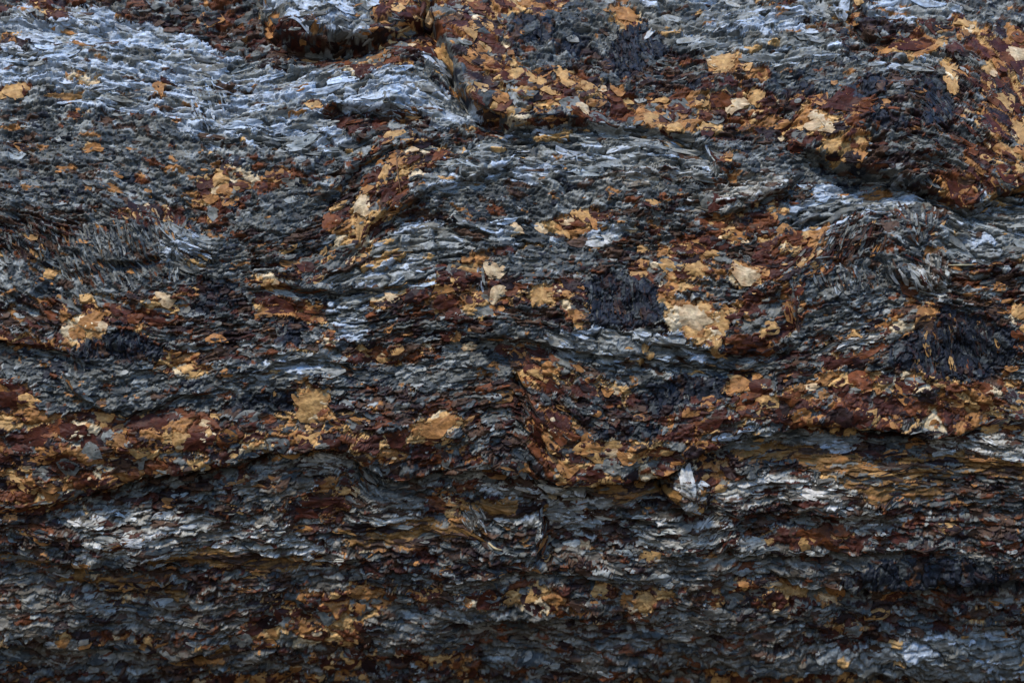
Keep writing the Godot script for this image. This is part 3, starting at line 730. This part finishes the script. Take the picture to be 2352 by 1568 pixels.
func batch_mesh(b: Dictionary, origin := Vector3.ZERO) -> ArrayMesh:
	var verts: PackedVector3Array = b.v
	var idx: PackedInt32Array = b.i
	var normals := PackedVector3Array()
	normals.resize(verts.size())
	for k in range(0, idx.size(), 3):
		var p := verts[idx[k]]
		var f := (verts[idx[k + 2]] - p).cross(verts[idx[k + 1]] - p)
		normals[idx[k]] += f
		normals[idx[k + 1]] += f
		normals[idx[k + 2]] += f
	for k in normals.size():
		normals[k] = normals[k].normalized()
		verts[k] -= origin
	return commit(verts, normals, b.c, idx)

func varied(c: Color) -> Color:
	var k := rng.randf_range(0.72, 1.25)
	var w := rng.randf_range(-0.06, 0.06)
	return Color(c.r * k * (1.0 + w), c.g * k, c.b * k * (1.0 - w))

# ---------------------------------------------------------------- materials
var mottle: ImageTexture
var grain_relief: ImageTexture

func build_textures():             # weathering of the bark: blotches, specks and fine fibre, 8 to 11 cm a repeat
	var blotch := FastNoiseLite.new()
	blotch.seed = 31
	blotch.frequency = 1.0 / 30.0
	blotch.fractal_octaves = 5
	blotch.fractal_gain = 0.62
	var a := blotch.get_seamless_image(640, 640)
	blotch.seed = 32
	blotch.frequency = 1.0 / 14.0
	var b := blotch.get_seamless_image(640, 640)
	var out := Image.create(640, 640, false, Image.FORMAT_RGB8)
	var rise := Image.create(640, 640, false, Image.FORMAT_RGB8)
	for y in 640:
		for x in 640:
			var p := a.get_pixel(x, y).r
			var q := b.get_pixel(x, y).r
			var k := clampf(0.58 + 0.50 * p + 0.30 * (q - 0.5), 0.3, 1.0)
			out.set_pixel(x, y, Color(k, clampf(k * (0.985 + 0.03 * q), 0.0, 1.0), clampf(k * (0.97 + 0.05 * p), 0.0, 1.0)))
			var h := q * 0.6 + p * 0.4
			rise.set_pixel(x, y, Color(h, h, h))
	mottle = ImageTexture.create_from_image(out)
	grain_relief = ImageTexture.create_from_image(rise)

func bark_material(rough: float, spec: float) -> StandardMaterial3D:
	var m := StandardMaterial3D.new()
	m.vertex_color_use_as_albedo = true
	m.roughness = rough
	m.metallic_specular = spec
	m.albedo_texture = mottle
	m.heightmap_enabled = true
	m.heightmap_texture = grain_relief
	m.heightmap_scale = 0.035
	m.uv1_triplanar = true
	m.uv1_world_triplanar = true
	m.uv1_scale = Vector3(9.0, 13.0, 13.0)
	return m

func part(called: String, mesh: Mesh, mat: Material, parent: Node3D, at := Vector3.ZERO) -> MeshInstance3D:
	var o := MeshInstance3D.new()
	o.name = called
	o.mesh = mesh
	o.material_override = mat
	parent.add_child(o, true)
	o.position = at
	return o

func strand(called: String, label: String, category: String, pts: Array, thick: float, c: Color):
	var curve := Curve3D.new()
	for p in pts:
		curve.add_point(bark_point(p[0], p[1], p[2] + height_at(p[0], p[1])))
	for k in range(1, curve.point_count - 1):
		var d := (curve.get_point_position(k + 1) - curve.get_point_position(k - 1)) * 0.22
		curve.set_point_in(k, -d)
		curve.set_point_out(k, d)
	curve.bake_interval = 0.001
	var baked := curve.get_baked_points()
	var b := empty_batch()
	var verts := PackedVector3Array()
	var colors := PackedColorArray()
	var idx := PackedInt32Array()
	for k in baked.size():
		var fwd := (baked[mini(k + 1, baked.size() - 1)] - baked[maxi(k - 1, 0)]).normalized()
		var sidev := fwd.cross(Vector3(0.2, 0.3, 1.0)).normalized()
		var upv := sidev.cross(fwd)
		var r := thick * UNIT * (0.35 + 0.65 * sin(PI * clampf((k + 0.6) / (baked.size() + 0.2), 0.0, 1.0)))
		for q in 6:
			var a := TAU * q / 6.0
			verts.append(baked[k] + (sidev * cos(a) + upv * sin(a)) * r)
			colors.append(c)
		if k > 0:
			for q in 6:
				var e := k * 6 + q
				var f := k * 6 + (q + 1) % 6
				idx.append_array(PackedInt32Array([e - 6, f - 6, e, f - 6, f, e]))
	b.v = verts
	b.c = colors
	b.i = idx
	var origin := baked[baked.size() / 2]
	var o := part(called, batch_mesh(b, origin), bark_material(0.6, 0.4), self, origin)
	o.set_meta("label", label)
	o.set_meta("category", category)

# ---------------------------------------------------------------- the scene
func _ready():
	# camera: level with the log, square on to it
	var cam := Camera3D.new()
	cam.name = "camera"
	add_child(cam)
	cam.position = Vector3(0, AXIS_Y - CAMERA_DROP, CAMERA_Z)
	cam.near = 0.05
	cam.far = 200.0
	var half := SHEET_H * 0.5 * UNIT / (CAMERA_Z - RADIUS)
	var lens := CameraAttributesPhysical.new()
	lens.frustum_focal_length = 17.5 / half
	lens.frustum_focus_distance = CAMERA_Z - RADIUS - 0.002
	lens.exposure_aperture = 12.0
	cam.attributes = lens
	cam.fov = rad_to_deg(atan(half)) * 2.0
	cam.current = true
	# sky and light: open shade under a clear blue sky, soft light from above
	var sky_mat := ProceduralSkyMaterial.new()
	sky_mat.sky_top_color = Color(0.27, 0.61, 0.98)
	sky_mat.sky_horizon_color = Color(0.82, 0.82, 0.76)
	sky_mat.sky_curve = 0.24
	sky_mat.ground_bottom_color = Color(0.10, 0.09, 0.08)
	sky_mat.ground_horizon_color = Color(0.30, 0.31, 0.32)
	sky_mat.sun_angle_max = 1.0
	var sky := Sky.new()
	sky.sky_material = sky_mat
	var env := Environment.new()
	env.background_mode = Environment.BG_SKY
	env.sky = sky
	env.background_energy_multiplier = 0.85
	env.tonemap_mode = Environment.TONE_MAPPER_LINEAR
	env.tonemap_exposure = 2.9
	env.sdfgi_enabled = true
	env.ssao_enabled = true
	env.ssil_enabled = true
	var world := WorldEnvironment.new()
	world.name = "environment"
	world.environment = env
	add_child(world)
	var sun := DirectionalLight3D.new()
	sun.name = "sun"
	sun.light_energy = 0.5
	sun.light_color = Color(1.0, 0.97, 0.92)
	sun.light_angular_distance = 10.0
	sun.shadow_enabled = true
	add_child(sun)
	sun.look_at_from_position(Vector3(-0.6, 1.7, 1.1), Vector3.ZERO)

	# fields
	make_noise("warp", 3, 150.0, 2)
	make_noise("ragged", 5, 34.0, 2)
	make_noise("bulk", 7, 300.0, 2)
	make_noise("lump", 9, 80.0, 3)
	make_noise("crumb", 11, 11.0, 2)
	make_noise("fibre", 13, 22.0, 3)
	make_noise("streak", 15, 9.0, 2)
	make_noise("piece", 17, 1.0, 1, true, FastNoiseLite.RETURN_CELL_VALUE)
	make_noise("edge", 17, 1.0, 1, true, FastNoiseLite.RETURN_DISTANCE2_SUB)
	make_noise("knob", 29, 15.0, 1, true, FastNoiseLite.RETURN_DISTANCE)
	make_noise("grit", 27, 4.5, 1)
	make_noise("chip", 19, 1.0, 1, true, FastNoiseLite.RETURN_CELL_VALUE)
	make_noise("tint", 21, 40.0, 4)
	make_noise("patch", 23, 120.0, 2)
	make_noise("soil", 25, 0.4, 4)
	rng.seed = 20
	build_textures()
	angle_table.resize(int(SHEET_H) + 201)
	for k in angle_table.size():
		angle_table[k] = solve_angle(k - 100.0)
	var clock := Time.get_ticks_msec()
	build_zones()
	build_grain()
	print("zones, grain ", Time.get_ticks_msec() - clock)
	build_macro()
	print("macro ", Time.get_ticks_msec() - clock)
	build_lists()
	build_deck()
	height_rows.resize(rows.size())
	color_rows.resize(rows.size())
	point_rows.resize(rows.size())
	var job := WorkerThreadPool.add_group_task(bark_row, rows.size(), -1, true)
	WorkerThreadPool.wait_for_group_task_completion(job)
	print("rows ", rows.size(), " cols ", cols.size(), " ", Time.get_ticks_msec() - clock)

	build_ground()
	var log_root := Node3D.new()
	log_root.name = "fallen_log"
	add_child(log_root)
	log_root.set_meta("label", "fallen log covered in flaking grey, rust and charred bark")
	log_root.set_meta("category", "log")
	var mat := bark_material(0.60, 0.3)
	part("bark", bark_mesh(), mat, log_root)
	print("bark ", Time.get_ticks_msec() - clock)
	build_cut_ends(log_root)
	build_flakes(log_root)
	print("flakes ", Time.get_ticks_msec() - clock)
	build_strands()

func build_ground():
	var st := SurfaceTool.new()
	st.begin(Mesh.PRIMITIVE_TRIANGLES)
	var n := 120
	for j in n + 1:
		for i in n + 1:
			var u := (i - n * 0.5) / (n * 0.5)
			var v := (j - n * 0.5) / (n * 0.5)
			var p := Vector3(signf(u) * pow(absf(u), 3.0) * 60.0, 0.0, signf(v) * pow(absf(v), 3.0) * 60.0)
			p.y = noise.soil.get_noise_2d(p.x, p.z) * 0.02 * clampf(absf(p.z) - 0.25, 0.0, 1.0)
			var k: float = 1.0 + 0.5 * noise.soil.get_noise_2d(p.x * 4.0, p.z * 4.0 + 50.0)
			st.set_color(Color(0.115 * k, 0.078 * k, 0.046 * k))
			st.add_vertex(p)
	for j in n:
		for i in n:
			var a := j * (n + 1) + i
			for q in [a, a + 1, a + n + 1, a + 1, a + n + 2, a + n + 1]:
				st.add_index(q)
	st.generate_normals()
	var o := part("ground", st.commit(), bark_material(0.95, 0.2), self)
	o.set_meta("kind", "structure")
	o.set_meta("label", "brown soil and litter the log lies on")

func build_cut_ends(log_root: Node3D):
	for side in [-1.0, 1.0]:
		var edge := 0 if side < 0.0 else cols.size() - 1
		var x: float = point_rows[inner_r0][edge].x
		var verts := PackedVector3Array()
		var colors := PackedColorArray()
		var idx := PackedInt32Array()
		var rings := 48
		var sides := rows.size() - 1
		for r in rings + 1:
			for k in sides:
				var rim: Vector3 = point_rows[k][edge]
				var f := float(r) / rings
				var p := Vector3(x, AXIS_Y, 0.0).lerp(rim, f)
				p.x += noise.lump.get_noise_2d(p.y * 3000.0, p.z * 3000.0) * 0.002 * (1.0 - f)
				verts.append(p)
				var g := 0.8 + 0.35 * sin(f * 190.0 + noise.lump.get_noise_2d(p.y * 800.0, p.z * 800.0) * 3.0)
				colors.append(Color(0.26 * g, 0.17 * g, 0.10 * g) if f < 0.9 else Color(0.06, 0.035, 0.025))
		for r in rings:
			for k in sides:
				var a := r * sides + k
				var b := r * sides + (k + 1) % sides
				if side > 0.0:
					idx.append_array(PackedInt32Array([a, b, a + sides, b, b + sides, a + sides]))
				else:
					idx.append_array(PackedInt32Array([a, a + sides, b, b, a + sides, b + sides]))
		var b := {"v": verts, "c": colors, "i": idx}
		part("cut_end", batch_mesh(b), bark_material(0.8, 0.3), log_root)

func matter_of(kind: int) -> String:
	var pick := rng.randf()
	for m in MIX[kind]:
		pick -= MIX[kind][m]
		if pick < 0.0:
			return m
	return MIX[kind].keys()[0]

func sliver(s: float, t: float, length: float, tall: float, ang: float, kind: int) -> Array:
	var m := matter_of(kind)
	return [s, t, length, tall, ang, varied(COL[m]), m, 1.6, 2.5, 2.0, 8, 0.35]

func build_flakes(log_root: Node3D):
	var small_flakes := empty_batch()
	var glossy := bark_material(0.52, 0.25)
	var dull := bark_material(0.60, 0.3)
	var waiting := []
	# the flakes that stand out
	for f in FLAKES:
		waiting.append([float(f[1]), float(f[2]), float(f[3]), float(f[4]), deg_to_rad(float(f[5])), COL[f[0]], f[0], 2.2, 2.5, 2.4, 22, 0.4])
	var singled := waiting.size()
	# and the many others, laid by zone
	var shapes := {      # share laid, length from-to, height share from-to, lift, tilt, blockiness, how flat it lies
		FROST: [0.42, 24, 110, 0.09, 0.22, 1.2, 3.0, 2.0, 0.35], GREY: [0.40, 22, 100, 0.12, 0.30, 1.4, 3.5, 2.2, 0.4], SLATE: [0.45, 9, 40, 0.25, 0.6, 1.2, 3.0, 2.0, 0.3],
		RUST: [0.65, 9, 58, 0.30, 0.75, 1.4, 2.6, 2.3, 0.3], TAN: [0.6, 9, 44, 0.45, 0.9, 1.4, 2.5, 2.2, 0.4], MAROON: [0.35, 12, 66, 0.3, 0.65, 1.4, 2.5, 2.6, 0.3],
		CHAR: [0.35, 9, 26, 0.8, 1.5, 1.2, 1.5, 4.5, 0.4], UMBER: [0.6, 10, 58, 0.15, 0.45, 1.4, 3.2, 2.0, 0.35], OCHRE: [0.4, 26, 110, 0.08, 0.18, 1.0, 2.5, 2.0, 0.3],
		PALE: [0.55, 16, 84, 0.10, 0.28, 1.4, 4.0, 2.0, 0.4], DRIFT: [0.5, 14, 76, 0.10, 0.32, 1.4, 3.5, 2.0, 0.4],
	}
	var placed := []
	for k in 23000:
		var s := rng.randf_range(-120.0, SHEET_W + 120.0)
		var t := rng.randf_range(-80.0, SHEET_H + 90.0)
		if k >= 19000:                                   # further along and round the log
			s = rng.randf_range(-1100.0, SHEET_W + 1100.0)
			t = rng.randf_range(-700.0, SHEET_H + 250.0)
			if s > -120.0 and s < SHEET_W + 120.0 and t > -80.0 and t < SHEET_H + 90.0:
				continue
		var kind := kind_at(s + noise.warp.get_noise_2d(s, t) * 20.0, t + noise.warp.get_noise_2d(s + 4000.0, t) * 14.0)
		var f: Array = shapes[kind]
		if rng.randf() > f[0]:
			continue
		var u := rng.randf()
		var length: float = lerpf(f[1], f[2], u * u * u if k < 19000 else u)
		var tall: float = maxf(length * rng.randf_range(f[3], f[4]), 5.0)
		var name_ := matter_of(kind)
		var ang := grain_angle(s, t) + rng.randf_range(-0.28, 0.28)
		placed.append([s, t, length, tall, ang, varied(COL[name_]), name_, f[5], f[6], f[7], 11 if length > 26.0 else 8, f[8]])
	for k in STROKES:
		for q in k[6]:
			var reach := sqrt(rng.randf())
			var turn := rng.randf() * TAU
			placed.append(sliver(k[0] + cos(turn) * reach * k[2], k[1] + sin(turn) * reach * k[3], k[7] * rng.randf_range(0.5, 1.2), k[8] * rng.randf_range(0.6, 1.3), deg_to_rad(k[4]) + rng.randf_range(-0.2, 0.2), k[5]))
	for k in FANS:
		for q in k[7]:
			var turn := deg_to_rad(rng.randf_range(k[4], k[5]))
			var r := rng.randf_range(k[2], k[3])
			placed.append(sliver(k[0] + cos(turn) * r, k[1] + sin(turn) * r, rng.randf_range(22.0, 44.0), rng.randf_range(6.0, 12.0), turn + rng.randf_range(-0.1, 0.1), k[6]))
	for l in LEDGES:                                     # broken fibre ends along the face of every ledge
		for k in l[3].size() - 1:
			var a := Vector2(l[3][k][0], l[3][k][1])
			var b := Vector2(l[3][k + 1][0], l[3][k + 1][1])
			var side := (b - a).normalized().orthogonal()
			for q in int(a.distance_to(b) / 7.0):
				var p: Vector2 = a.lerp(b, rng.randf()) + side * rng.randf_range(-1.0, 1.0) * (8.0 + l[0] * 0.3)
				placed.append(sliver(p.x, p.y, rng.randf_range(14.0, 60.0), rng.randf_range(4.0, 9.0), (b - a).angle() + rng.randf_range(-0.35, 0.35), kind_at(p.x, p.y)))
	placed.sort_custom(func(a, b): return a[2] * a[3] > b[2] * b[3])
	var chosen := 0
	for f in placed:
		var inside: bool = f[0] > 20.0 and f[0] < SHEET_W - 20.0 and f[1] > 20.0 and f[1] < SHEET_H - 20.0
		if inside and chosen + singled < MAIN_PARTS - 4:
			chosen += 1
			waiting.append(f)
			continue
		if (f[6] == "maroon" or f[6] == "deep") and f[3] > 9.0 and rng.randf() < 0.5:      # the paler layer that shows round a dark flake
			add_flake(small_flakes, f[0], f[1], f[2] * 1.3, f[3] * 1.45, f[4], varied(COL[["tan", "orange", "orange", "stone"][rng.randi() % 4]]), f[7] * 0.4, f[8] * 0.5, f[9], f[10], f[11])
		add_flake(small_flakes, f[0], f[1], f[2], f[3], f[4], f[5], f[7], f[8], f[9], f[10], f[11])
	for f in waiting:
		var b := empty_batch()
		add_flake(b, f[0], f[1], f[2], f[3], f[4], f[5], f[7] + 0.5, f[8], f[9], f[10] + 2, f[11])
		var origin: Vector3 = b.v[0]
		part("bark_flake", batch_mesh(b, origin), glossy if f[6] in ["maroon", "deep", "rust"] else dull, log_root, origin)
	var o := part("small_flakes", batch_mesh(small_flakes), dull, log_root)
	o.set_meta("kind", "stuff")
	print("flakes ", placed.size(), " triangles ", small_flakes.i.size() / 3)

func build_strands():
	strand("plant_fibre", "thin brown fibre lying across the orange and maroon flakes", "fibre", [[912, 362, 4], [914, 400, 6], [920, 440, 5], [926, 474, 3]], 1.3, Color(0.22, 0.10, 0.04))
	strand("straw_fragment", "short pale straw lying on the crumbly grey bark", "straw", [[2176, 610, 3], [2204, 610, 5], [2236, 609, 3]], 2.2, Color(0.42, 0.36, 0.20))
	strand("dry_splinter", "pale yellow splinter stuck among brown fibres", "splinter", [[1122, 1246, 5], [1138, 1252, 6], [1152, 1257, 4]], 3.2, Color(0.55, 0.42, 0.22))
	strand("black_hair", "fine black hair curving over cream bark", "hair", [[1770, 604, 3], [1785, 588, 5], [1802, 578, 6], [1816, 570, 3]], 1.0, Color(0.02, 0.018, 0.016))
